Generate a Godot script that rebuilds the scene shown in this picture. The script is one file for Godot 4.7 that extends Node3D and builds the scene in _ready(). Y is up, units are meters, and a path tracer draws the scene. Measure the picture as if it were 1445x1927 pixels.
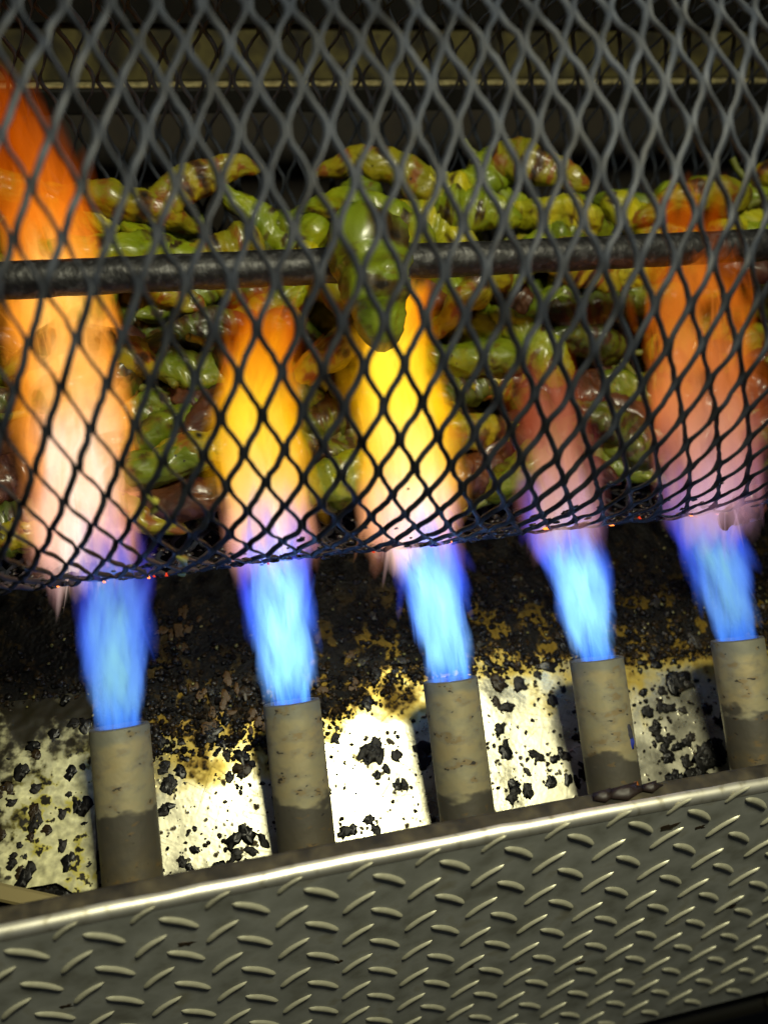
extends Node3D
# A gas-fired chile roaster seen close up from above: a drum of expanded metal with green chiles,
# five burner pipes with blue flames, a charred steel drip pan and a tread plate apron.
# x runs along the drum's axle, y is up, z points to the viewer; the axle is the x axis.

const DRUM_R := 0.185
const DRUM_L := -0.40
const DRUM_E := 0.56
const TIP := Vector3(0, -0.187, 0.2005)            # height and depth of the burner mouths
const PIPE_DIR := Vector3(0, 0.6199, -0.7847)      # the burners slant up and away, towards the axle
const PAN_O := Vector3(0, -0.2641, 0.2416)
const PAN_G := Vector3(0, 0.3039, -0.9527)         # up the slope of the pan
const PAN_N := Vector3(0, 0.9527, 0.3039)
const APRON_O := Vector3(-0.04551, -0.24812, 0.31550)
const APRON_D := Vector3(0.99979, 0.00575, -0.01949)
const APRON_E := Vector3(0.00810, -0.99237, 0.12299)

var rng := RandomNumberGenerator.new()
var taken := {}

# ------------------------------------------------------------------ names and tags
func numbered(called: String, under: Node) -> String:
	var key := str(under.get_instance_id()) + called
	var n: int = taken.get(key, 0)
	taken[key] = n + 1
	return called if n == 0 else "%s_%03d" % [called, n]

func thing(called: String, label: String, category: String, at := Vector3.ZERO, group := "") -> Node3D:
	var o := Node3D.new()
	o.name = numbered(called, self)
	add_child(o)
	o.position = at
	tag(o, label, category, group)
	return o

func tag(o: Node, label: String, category: String, group := "") -> void:
	o.set_meta("label", label)
	o.set_meta("category", category)
	if group:
		o.set_meta("group", group)

func obj(called: String, mesh: Mesh, mat: Material, parent: Node = null) -> MeshInstance3D:
	var o := MeshInstance3D.new()
	var under: Node = parent if parent else self
	o.name = numbered(called, under)
	o.mesh = mesh
	o.material_override = mat
	under.add_child(o, true)
	return o

# ------------------------------------------------------------------ mesh helpers
func surf(v: PackedVector3Array, n: PackedVector3Array, uv: PackedVector2Array, idx: PackedInt32Array, col := PackedColorArray()) -> ArrayMesh:
	var a := []
	a.resize(Mesh.ARRAY_MAX)
	a[Mesh.ARRAY_VERTEX] = v
	a[Mesh.ARRAY_NORMAL] = n
	if uv.size() == v.size():
		a[Mesh.ARRAY_TEX_UV] = uv
	if col.size() == v.size():
		a[Mesh.ARRAY_COLOR] = col
	a[Mesh.ARRAY_INDEX] = idx
	var m := ArrayMesh.new()
	m.add_surface_from_arrays(Mesh.PRIMITIVE_TRIANGLES, a)
	return m

# a sheet of nu x nv points (rows along v); smooth normals; wrap joins the last column to the first
func grid(p: PackedVector3Array, nu: int, nv: int, wrap := false, flip := false, col := PackedColorArray()) -> ArrayMesh:
	var n := PackedVector3Array()
	n.resize(p.size())
	var uv := PackedVector2Array()
	uv.resize(p.size())
	var idx := PackedInt32Array()
	for j in nv - 1:
		for i in nu - 1:
			var a := j * nu + i
			var b := a + 1
			var c := a + nu
			var d := c + 1
			if flip:
				idx.append_array([a, c, b, b, c, d])
			else:
				idx.append_array([a, b, c, b, d, c])
	for k in range(0, idx.size(), 3):
		var a := idx[k]
		var b := idx[k + 1]
		var c := idx[k + 2]
		var f := (p[c] - p[a]).cross(p[b] - p[a])
		n[a] += f
		n[b] += f
		n[c] += f
	if wrap:
		for j in nv:
			var s := n[j * nu] + n[j * nu + nu - 1]
			n[j * nu] = s
			n[j * nu + nu - 1] = s
	for k in p.size():
		n[k] = n[k].normalized() if n[k].length_squared() > 1e-24 else Vector3.UP
		uv[k] = Vector2(float(k % nu) / (nu - 1), float(k / nu) / (nv - 1))
	return surf(p, n, uv, idx, col)

# a tube through points with a radius at each; outline closed, ends open unless capped
func tube(path: PackedVector3Array, radii: PackedFloat32Array, sides: int, cap := true) -> ArrayMesh:
	var p := PackedVector3Array()
	var up := Vector3(0.13, 0.93, 0.31).normalized()
	var m := path.size()
	var rows := 0
	for j in m:
		var t := (path[mini(j + 1, m - 1)] - path[maxi(j - 1, 0)]).normalized()
		var s := t.cross(up)
		if s.length() < 0.1:
			s = t.cross(Vector3.RIGHT)
		s = s.normalized()
		var q := s.cross(t)
		if cap and j == 0:
			for i in sides + 1:
				p.append(path[0])
			rows += 1
		for i in sides + 1:
			var a := TAU * i / sides
			p.append(path[j] + (s * cos(a) + q * sin(a)) * radii[j])
		rows += 1
		if cap and j == m - 1:
			for i in sides + 1:
				p.append(path[j])
			rows += 1
	return grid(p, sides + 1, rows, true)

func box_at(c: Vector3, size: Vector3, ax := Vector3.RIGHT, ay := Vector3.UP, az := Vector3.BACK, bev := 0.0015) -> ArrayMesh:
	# a box with chamfered edges: three rings per side, hard normals
	var st := SurfaceTool.new()
	st.begin(Mesh.PRIMITIVE_TRIANGLES)
	st.set_smooth_group(-1)
	var h := size * 0.5
	var hh := [h.x, h.y, h.z]
	var dirs := [ax, ay, az]
	var corner := func(sx: int, sy: int, sz: int, face: int) -> Vector3:
		var s := [sx, sy, sz]
		var v := c
		for k in 3:
			var e: float = hh[k] - (0.0 if k == face else minf(bev, hh[k] * 0.4))
			v += (dirs[k] as Vector3) * float(s[k]) * e
		return v
	var poly := func(pts: Array) -> void:
		var mid := Vector3.ZERO
		for q in pts:
			mid += q
		mid /= pts.size()
		var f: Vector3 = (pts[2] - pts[0]).cross(pts[1] - pts[0])
		var order := range(pts.size())
		if f.dot(mid - c) < 0:
			order.reverse()
		for k in range(1, pts.size() - 1):
			st.add_vertex(pts[order[0]])
			st.add_vertex(pts[order[k]])
			st.add_vertex(pts[order[k + 1]])
	for s in [-1, 1]:
		(poly as Callable).call([corner.call(s, -1, -1, 0), corner.call(s, 1, -1, 0), corner.call(s, 1, 1, 0), corner.call(s, -1, 1, 0)])
		(poly as Callable).call([corner.call(-1, s, -1, 1), corner.call(1, s, -1, 1), corner.call(1, s, 1, 1), corner.call(-1, s, 1, 1)])
		(poly as Callable).call([corner.call(-1, -1, s, 2), corner.call(1, -1, s, 2), corner.call(1, 1, s, 2), corner.call(-1, 1, s, 2)])
		for r in [-1, 1]:
			(poly as Callable).call([corner.call(s, r, -1, 0), corner.call(s, r, 1, 0), corner.call(s, r, 1, 1), corner.call(s, r, -1, 1)])
			(poly as Callable).call([corner.call(s, -1, r, 0), corner.call(s, 1, r, 0), corner.call(s, 1, r, 2), corner.call(s, -1, r, 2)])
			(poly as Callable).call([corner.call(-1, s, r, 1), corner.call(1, s, r, 1), corner.call(1, s, r, 2), corner.call(-1, s, r, 2)])
			for t in [-1, 1]:
				(poly as Callable).call([corner.call(s, r, t, 0), corner.call(s, r, t, 1), corner.call(s, r, t, 2)])
	st.generate_normals()
	return st.commit()

# ------------------------------------------------------------------ textures and materials
func noise(sd: int, freq: float, oct := 4, cellular := false) -> FastNoiseLite:
	var f := FastNoiseLite.new()
	f.seed = sd
	f.frequency = freq
	f.noise_type = FastNoiseLite.TYPE_CELLULAR if cellular else FastNoiseLite.TYPE_SIMPLEX_SMOOTH
	f.fractal_octaves = oct
	return f

func noise_bytes(sd: int, freq: float, w: int, h: int, oct := 4, seamless := true, cellular := false) -> PackedByteArray:
	var f := noise(sd, freq, oct, cellular)
	var im: Image = f.get_seamless_image(w, h) if seamless else f.get_image(w, h)
	im.convert(Image.FORMAT_L8)
	return im.get_data()

func lut(stops: Array) -> PackedColorArray:
	var g := Gradient.new()
	g.offsets = PackedFloat32Array()
	var offs := PackedFloat32Array()
	var cols := PackedColorArray()
	for s in stops:
		offs.append(s[0])
		cols.append(s[1])
	g.offsets = offs
	g.colors = cols
	var out := PackedColorArray()
	for i in 256:
		out.append(g.sample(i / 255.0))
	return out

func ramp_tex(sd: int, freq: float, size: int, stops: Array, oct := 5, cellular := false) -> ImageTexture:
	var b := noise_bytes(sd, freq, size, size, oct, true, cellular)
	var l := lut(stops)
	var d := PackedByteArray()
	d.resize(size * size * 3)
	for i in b.size():
		var c := l[b[i]]
		d[i * 3] = c.r8
		d[i * 3 + 1] = c.g8
		d[i * 3 + 2] = c.b8
	return ImageTexture.create_from_image(Image.create_from_data(size, size, false, Image.FORMAT_RGB8, d))

func grey_tex(sd: int, freq: float, size: int, lo: float, hi: float, oct := 5) -> ImageTexture:
	return ramp_tex(sd, freq, size, [[0.0, Color(lo, lo, lo)], [1.0, Color(hi, hi, hi)]], oct)

func mat(col: Color, rough: float, metal := 0.0) -> StandardMaterial3D:
	var m := StandardMaterial3D.new()
	m.albedo_color = col
	m.roughness = rough
	m.metallic = metal
	return m

func tri(m: StandardMaterial3D, tex: Texture2D, scale: float) -> StandardMaterial3D:
	m.albedo_texture = tex
	m.uv1_triplanar = true
	m.uv1_scale = Vector3.ONE * scale
	return m

# ------------------------------------------------------------------ the drum of expanded metal
func expanded_metal() -> ArrayMesh:
	var pitch := 0.0192                # across the diamonds, along the axle
	var around := 28                   # diamonds round the drum
	var per := 14                      # rings per diamond
	var lines := int((DRUM_E - DRUM_L) / (pitch * 0.5))
	var rings := around * per
	var hw := 0.0016
	var ht := 0.00075
	var prof: Array[Vector2] = []
	for q in [[1, 0.45], [0.6, 1], [-0.6, 1], [-1, 0.45], [-1, -0.45], [-0.6, -1], [0.6, -1], [1, -0.45]]:
		prof.append(Vector2(q[0] * hw, q[1] * ht))
	var dent := noise(3, 6.0, 3)
	var v := PackedVector3Array()
	var n := PackedVector3Array()
	var idx := PackedInt32Array()
	v.resize(lines * rings * 8)
	n.resize(lines * rings * 8)
	var at := 0
	for k in lines:
		var x0 := DRUM_L + k * pitch * 0.5
		var flip := 1.0 if k % 2 == 0 else -1.0
		var pts: Array[Vector3] = []
		var outs: Array[Vector3] = []
		var tilts: Array[float] = []
		for j in rings:
			var ph := float(j) / per
			var tr := absf(fposmod(ph, 1.0) * 2.0 - 1.0) * 2.0 - 1.0
			# the outer sheets of the drum are stretched harder: short bonds, one limb proud, the other twisted edge on
			var zone := smoothstep(-0.115, -0.165, x0) + smoothstep(0.06, 0.13, x0)
			var w := clampf(tr * lerpf(1.24, 1.08, zone), -1.0, 1.0)
			w = w * (1.3 - 0.3 * w * w)
			var limb := -flip * (1.0 if fposmod(ph, 1.0) < 0.5 else -1.0) * sqrt(maxf(0.0, 1.0 - w * w)) * zone
			tilts.append(0.60 - 0.75 * limb)
			var x := x0 + flip * w * (pitch * 0.25 - hw * 0.62)
			var a := TAU * j / rings + 0.05
			var out := Vector3(0, sin(a), cos(a))
			var r := DRUM_R + 0.0022 * dent.get_noise_3d(x * 3.0, out.y, out.z) + 0.0004 * sin(ph * TAU + k * 1.7) + 0.0011 * limb
			pts.append(Vector3(x + 0.0009 * dent.get_noise_3d(x * 9.0 + 7.0, out.y * 3.0, out.z * 3.0), out.y * r, out.z * r))
			outs.append(out)
		for j in rings:
			var t := (pts[(j + 1) % rings] - pts[(j + rings - 1) % rings]).normalized()
			var out := outs[j]
			var side := t.cross(out).normalized()
			var o2 := side.cross(t)
			var tilt := tilts[j]
			var e1 := side * cos(tilt) + o2 * sin(tilt)
			var e2 := -side * sin(tilt) + o2 * cos(tilt)
			for q in 8:
				v[at] = pts[j] + e1 * prof[q].x + e2 * prof[q].y
				n[at] = (e1 * prof[q].x / (hw * hw) + e2 * prof[q].y / (ht * ht)).normalized()
				at += 1
	for k in lines:
		for j in rings:
			var a0 := (k * rings + j) * 8
			var b0 := (k * rings + (j + 1) % rings) * 8
			for q in 8:
				var q2 := (q + 1) % 8
				idx.append_array([a0 + q, a0 + q2, b0 + q, a0 + q2, b0 + q2, b0 + q])
	return surf(v, n, PackedVector2Array(), idx)

# ------------------------------------------------------------------ char lumps
func lump(sd: int, fine := false) -> ArrayMesh:
	var r := RandomNumberGenerator.new()
	r.seed = sd
	var nz := noise(sd, 1.3, 3)
	var p := PackedVector3Array()
	var nu := 12 if fine else 8
	var nv := 8 if fine else 6
	for j in nv:
		for i in nu:
			var a := TAU * (i % (nu - 1)) / (nu - 1)
			var b := PI * j / (nv - 1)
			var d := Vector3(sin(b) * cos(a), cos(b), sin(b) * sin(a))
			var s := 0.5 * (1.0 + 1.1 * nz.get_noise_3d(d.x * 1.3, d.y * 1.3, d.z * 1.3))
			if fine:
				s += 0.32 * nz.get_noise_3d(d.x * 4.5 + 9.0, d.y * 4.5, d.z * 4.5)
			p.append(d * s * Vector3(1, 0.62, 1))
	return grid(p, nu, nv, true)

func pan_at(u: float, v: float, h: float) -> Vector3:
	return PAN_O + Vector3.RIGHT * u + PAN_G * v + PAN_N * h

func char_line(u: float) -> float:      # where up the pan the thick char begins
	var k := [[-0.34, 0.055], [-0.222, 0.062], [-0.175, 0.062], [-0.1225, 0.056], [-0.0586, 0.068], [-0.018, 0.083], [0.073, 0.088], [0.17, 0.078], [0.29, 0.08], [0.6, 0.08]]
	for i in k.size() - 1:
		if u < k[i + 1][0]:
			return lerpf(k[i][1], k[i + 1][1], clampf((u - k[i][0]) / (k[i + 1][0] - k[i][0]), 0, 1))
	return 0.08

# ------------------------------------------------------------------ chiles
func chile_mesh(sd: int, length: float, radius: float, bend: float, spine := PackedVector3Array(), flat := 1.0) -> ArrayMesh:
	var nz := noise(sd * 17 + 5, 1.0, 3)
	var r := RandomNumberGenerator.new()
	r.seed = sd * 91 + 3
	var nu := 37
	var nv := 44
	var lobe := r.randf_range(0.05, 0.15)
	var turn := r.randf() * TAU
	var curve := Curve3D.new()
	if spine.size():
		for q in spine.size():
			var pre := spine[maxi(q - 1, 0)]
			var nxt := spine[mini(q + 1, spine.size() - 1)]
			curve.add_point(spine[q], (pre - nxt) * 0.16, (nxt - pre) * 0.16)
	var p := PackedVector3Array()
	for j in nv:
		var t := float(j) / (nv - 1)
		var rad := radius * pow(sin(PI * pow(t, 0.78) * 0.5), 0.62) * (1.0 if t < 0.72 else sqrt(maxf(0.0, 1.0 - pow((t - 0.72) / 0.28, 2.4))))
		rad *= 1.0 + 0.13 * nz.get_noise_2d(t * 5.0, 40.0)
		var c: Vector3
		var d: Vector3
		if spine.size():
			var s := curve.sample_baked(t * curve.get_baked_length())
			c = s
			d = (curve.sample_baked(minf(t + 0.03, 1.0) * curve.get_baked_length()) - curve.sample_baked(maxf(t - 0.03, 0.0) * curve.get_baked_length())).normalized()
		else:
			var x := (t - 0.5) * length
			c = Vector3(x, bend * (0.25 - pow(t - 0.5, 2.0)) * length * 1.6 + 0.004 * nz.get_noise_1d(t * 3.0), 0.006 * nz.get_noise_1d(t * 2.0 + 30.0))
			d = Vector3(1, -bend * (t - 0.5) * 3.2, 0).normalized()
		var s1 := d.cross(Vector3(0, 1, 0.02) if not spine.size() else Vector3.RIGHT).normalized()
		var s2 := s1.cross(d)
		for i in nu:
			var a := TAU * (i % (nu - 1)) / (nu - 1)
			var f := 1.0 + lobe * cos(3.0 * a + turn + 1.5 * t) + 0.12 * nz.get_noise_3d(cos(a) * 1.4, sin(a) * 1.4, t * 4.0) - 0.10 * pow(1.0 - absf(nz.get_noise_3d(cos(a) * 2.6 + 5.0, sin(a) * 2.6, t * 5.0)), 9.0) + 0.04 * nz.get_noise_3d(cos(a) * 6.0, sin(a) * 6.0, t * 22.0)
			p.append(c + (s1 * cos(a) * flat + s2 * sin(a) / flat) * rad * f)
	return grid(p, nu, nv, true, true)

func chile_tex(sd: int, base: Color, pale: Color, ripe: Color, ripe_at: float, burnt: float) -> ImageTexture:
	var w := 256
	var h := 512
	var a := noise_bytes(sd, 0.006, w, h, 3)
	var b := noise_bytes(sd + 1, 0.022, w, h, 4)
	var c := noise_bytes(sd + 2, 0.05, w, h, 2)
	var d := noise_bytes(sd + 3, 0.012, w, h, 4)
	var e := noise_bytes(sd + 4, 0.007, w, h, 3)
	var out := PackedByteArray()
	out.resize(w * h * 3)
	for i in a.size():
		var col := base.lerp(pale, a[i] / 255.0)
		col = col.lerp(ripe, 0.85 * smoothstep(ripe_at, ripe_at + 0.34, d[i] / 255.0))
		var blister := smoothstep(0.66 - burnt * 0.2, 0.92 - burnt * 0.2, e[i] / 255.0 * 0.75 + b[i] / 255.0 * 0.25)
		col = col.lerp(Color(0.16, 0.085, 0.03), blister * 0.85)
		col = col.lerp(Color(0.04, 0.03, 0.02), smoothstep(0.74, 0.86, e[i] / 255.0 * 0.5 + b[i] / 255.0 * 0.5) * (0.4 + burnt))
		col = col.lerp(Color(0.05, 0.04, 0.02), smoothstep(0.87, 0.91, c[i] / 255.0 * 0.8 + b[i] / 255.0 * 0.25))
		out[i * 3] = col.r8
		out[i * 3 + 1] = col.g8
		out[i * 3 + 2] = col.b8
	return ImageTexture.create_from_image(Image.create_from_data(w, h, false, Image.FORMAT_RGB8, out))

# ------------------------------------------------------------------ flames: clouds of small soft glowing wisps turned every way
func flame_mat(power: float) -> StandardMaterial3D:
	var m := StandardMaterial3D.new()
	m.shading_mode = BaseMaterial3D.SHADING_MODE_UNSHADED
	m.transparency = BaseMaterial3D.TRANSPARENCY_ALPHA
	m.vertex_color_use_as_albedo = true
	m.albedo_color = Color(power, power, power).linear_to_srgb()
	m.cull_mode = BaseMaterial3D.CULL_DISABLED
	return m

# stations: [spine point, radius, core colour (sRGB), edge colour (sRGB), density]
func flame_mesh(sd: int, stations: Array, wisps: int, size: float, alpha: float, ragged: float, long: float, dark_core := 0.0) -> ArrayMesh:
	var nz := noise(sd, 1.0, 3)
	var r := RandomNumberGenerator.new()
	r.seed = sd
	var curve := Curve3D.new()
	for q in stations.size():
		var pre: Vector3 = stations[maxi(q - 1, 0)][0]
		var nxt: Vector3 = stations[mini(q + 1, stations.size() - 1)][0]
		curve.add_point(stations[q][0], (pre - nxt) * 0.16, (nxt - pre) * 0.16)
	var total := curve.get_baked_length()
	var offs: Array[float] = []
	for s in stations:
		offs.append(curve.get_closest_offset(s[0]) / total)
	var p := PackedVector3Array()
	var n := PackedVector3Array()
	var col := PackedColorArray()
	var idx := PackedInt32Array()
	var made := 0
	var tries := 0
	while made < wisps and tries < wisps * 6:
		tries += 1
		var t := r.randf()
		var seg := 0
		while seg < stations.size() - 2 and t > offs[seg + 1]:
			seg += 1
		var f := clampf((t - offs[seg]) / maxf(1e-5, offs[seg + 1] - offs[seg]), 0.0, 1.0)
		var fs := f * f * (3.0 - 2.0 * f)
		var rad: float = lerpf(stations[seg][1], stations[seg + 1][1], f)
		var core: Color = (stations[seg][2] as Color).srgb_to_linear().lerp((stations[seg + 1][2] as Color).srgb_to_linear(), fs)
		var edge: Color = (stations[seg][3] as Color).srgb_to_linear().lerp((stations[seg + 1][3] as Color).srgb_to_linear(), fs)
		var dens: float = lerpf(stations[seg][4], stations[seg + 1][4], fs)
		var c := curve.sample_baked(t * total)
		var d := (curve.sample_baked(minf(t + 0.03, 1.0) * total) - curve.sample_baked(maxf(t - 0.03, 0.0) * total)).normalized()
		var s1 := d.cross(Vector3(0, 0.7, 0.7)).normalized()
		var s2 := s1.cross(d)
		var an := r.randf() * TAU
		var rho := sqrt(r.randf()) * 0.98 + absf(r.randfn(0.0, 0.14)) * clampf(t * 3.0, 0.0, 1.0)
		# torn outline: the density wanders round and along the flame
		var tear := nz.get_noise_3d(cos(an) * 1.1 * rho, sin(an) * 1.1 * rho, t * 2.6) + 0.5 * nz.get_noise_3d(cos(an) * 2.6, sin(an) * 2.6, t * 5.0)
		var keep := clampf(1.0 + ragged * tear * lerpf(0.4, 2.6, rho) * clampf(t * 2.5, 0.2, 1.0) * 2.0 - 0.55 * rho * rho, 0.0, 1.0) * clampf(dens, 0.0, 1.0)
		if r.randf() > keep:
			continue
		made += 1
		var mixed := edge.lerp(core, clampf(1.55 - 1.6 * rho + 0.25 * tear * ragged, 0.0, 1.0))
		if dark_core > 0.0:
			var near := clampf(1.0 - t * 2.0, 0.0, 1.0)
			if rho < 0.62:
				mixed = mixed.lerp(Color(0.008, 0.05, 0.45), minf(1.0, dark_core * 1.6) * near)
			else:
				mixed = mixed.lerp(core, 0.55 * near)
		var sz := size * r.randf_range(0.7, 1.35)
		if dark_core > 0.0:
			sz *= lerpf(0.5, 1.0, clampf(t * 3.0, 0.0, 1.0))
			rho = minf(rho, lerpf(0.8, 2.0, clampf(t * 5.0, 0.0, 1.0)))
		var at := c + (s1 * cos(an) + s2 * sin(an)) * rad * rho * lerpf(0.86, 0.88, clampf(t * 3.0, 0.0, 1.0))
		# each wisp is a long soft leaf that lies along the flow
		var e1 := (d + Vector3(r.randfn(), r.randfn(), r.randfn()) * 0.10 * (1.0 + t)).normalized()
		var turn := r.randf() * TAU
		var e2 := (s1 * cos(turn) + s2 * sin(turn))
		e2 = (e2 - e1 * e2.dot(e1)).normalized()
		var nn := e1.cross(e2)
		var base := p.size()
		var al := clampf(alpha * r.randf_range(0.75, 1.25) * lerpf(1.15, 0.65, clampf(rho, 0.0, 1.0)), 0.0, 1.0)
		p.append(at)
		n.append(nn)
		col.append(Color(mixed.r, mixed.g, mixed.b, al))
		for ring in 2:
			for q in 10:
				var a := TAU * q / 10.0
				p.append(at + (e1 * cos(a) * sz * long + e2 * sin(a) * sz) * (0.5 if ring == 0 else 1.0))
				n.append(nn)
				col.append(Color(mixed.r, mixed.g, mixed.b, al * 0.55 if ring == 0 else 0.0))
		for q in 10:
			var q2 := (q + 1) % 10
			idx.append_array([base, base + 1 + q, base + 1 + q2])
			idx.append_array([base + 1 + q, base + 11 + q, base + 1 + q2, base + 1 + q2, base + 11 + q, base + 11 + q2])
	return surf(p, n, PackedVector2Array(), idx, col)

func flame_light(parent: Node3D, called: String, at: Vector3, col: Color, energy: float, size: float) -> void:
	var l := OmniLight3D.new()
	l.name = called
	l.light_color = col
	l.light_energy = energy
	l.light_size = size
	l.omni_range = 3.0
	l.omni_attenuation = 2.0
	l.shadow_enabled = true
	parent.add_child(l)
	l.position = at

# ------------------------------------------------------------------ the scene
func _ready() -> void:
	rng.seed = 20240917
	var cam := Camera3D.new()
	cam.name = "camera"
	add_child(cam)
	cam.transform = Transform3D(Basis(Vector3(0.97630, 0.06722, 0.20572), Vector3(0.09973, 0.70390, -0.70326), Vector3(-0.19208, 0.70711, 0.68052)).orthonormalized(), Vector3(-0.12637, 0.29449, 0.50769))
	var optics := CameraAttributesPhysical.new()
	optics.frustum_focal_length = 20.78
	optics.exposure_aperture = 2.3
	optics.frustum_focus_distance = 0.57
	cam.attributes = optics
	cam.fov = 60.02
	cam.near = 0.02
	cam.far = 30.0
	cam.current = true
	var env := Environment.new()
	env.background_mode = Environment.BG_COLOR
	env.background_color = Color(0.034, 0.039, 0.046).linear_to_srgb()
	env.tonemap_mode = Environment.TONE_MAPPER_LINEAR
	env.tonemap_exposure = 1.0
	env.sdfgi_enabled = true
	env.ssao_enabled = true
	env.ssil_enabled = true
	var we := WorldEnvironment.new()
	we.name = "world_environment"
	we.environment = env
	add_child(we)
	# one white work lamp above and a little in front of the drum
	var lamp := AreaLight3D.new()
	lamp.name = "work_lamp"
	lamp.area_size = Vector2(0.20, 0.14)
	lamp.light_color = Color(1.0, 0.98, 0.84)
	lamp.light_energy = 1.7
	lamp.shadow_enabled = true
	add_child(lamp)
	lamp.look_at_from_position(Vector3(0.09, 0.86, 0.40), Vector3(-0.03, -0.24, 0.21), Vector3.FORWARD)

	build_surroundings()
	build_pan()
	build_burners()
	build_apron()
	build_drum()
	build_chiles()
	build_flames()
	build_small_things()

func build_surroundings() -> void:
	var asphalt := tri(mat(Color.WHITE, 0.95), ramp_tex(71, 0.05, 256, [[0.0, Color(0.10, 0.10, 0.10)], [1.0, Color(0.26, 0.25, 0.24)]]), 1.5)
	var g := PlaneMesh.new()
	g.size = Vector2(40, 40)
	var o := obj("ground", g, asphalt)
	o.position = Vector3(0, -1.05, 0)
	o.set_meta("kind", "structure")
	o.set_meta("label", "dark ground below the roaster")
	# the roaster's back: an olive steel panel below an added black sheet, with an angle iron rail in front
	var olive := tri(mat(Color.WHITE, 0.6, 0.15), ramp_tex(72, 0.012, 512, [[0.0, Color(0.05, 0.042, 0.02)], [0.45, Color(0.20, 0.18, 0.08)], [0.7, Color(0.27, 0.25, 0.12)], [1.0, Color(0.10, 0.07, 0.03)]]), 3.0)
	var black := tri(mat(Color.WHITE, 0.7, 0.2), ramp_tex(73, 0.02, 256, [[0.0, Color(0.015, 0.014, 0.012)], [1.0, Color(0.05, 0.045, 0.035)]]), 4.0)
	black.metallic = 0.0
	black.metallic_specular = 0.25
	var t := thing("back_panel", "olive grimy steel panel behind the mesh drum", "panel")
	obj("sheet", box_at(Vector3(0.1, 0.022, -0.325), Vector3(1.5, 0.046, 0.006)), olive, t)
	obj("lower_sheet", box_at(Vector3(0.1, -0.215, -0.331), Vector3(1.5, 0.42, 0.006)), tri(mat(Color.WHITE, 0.8), ramp_tex(75, 0.02, 256, [[0.0, Color(0.025, 0.02, 0.01)], [0.6, Color(0.11, 0.085, 0.04)], [1.0, Color(0.06, 0.035, 0.02)]]), 3.0), t)
	obj("added_dark_sheet", box_at(Vector3(0.1, 0.26, -0.322), Vector3(1.5, 0.428, 0.012)), black, t)  # added sheet, black to stand in for the unlit dark above the panel
	var rail := thing("angle_iron_rail", "dark angle iron rail with a bright top edge behind the drum", "rail")
	obj("upright_leg", box_at(Vector3(0.1, 0.0098, -0.25), Vector3(1.46, 0.0195, 0.004)), black, rail)
	var pale_steel := tri(mat(Color.WHITE, 0.38, 0.7), ramp_tex(74, 0.03, 256, [[0.0, Color(0.25, 0.23, 0.15)], [0.5, Color(0.72, 0.68, 0.50)], [1.0, Color(0.42, 0.37, 0.24)]]), 8.0)  # paler metal for the strip along the rail's top
	obj("pale_edge", box_at(Vector3(0.1, 0.0212, -0.2535), Vector3(1.46, 0.0022, 0.008), Vector3.RIGHT, Vector3.UP, Vector3.BACK, 0.0008), pale_steel, rail)

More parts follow.
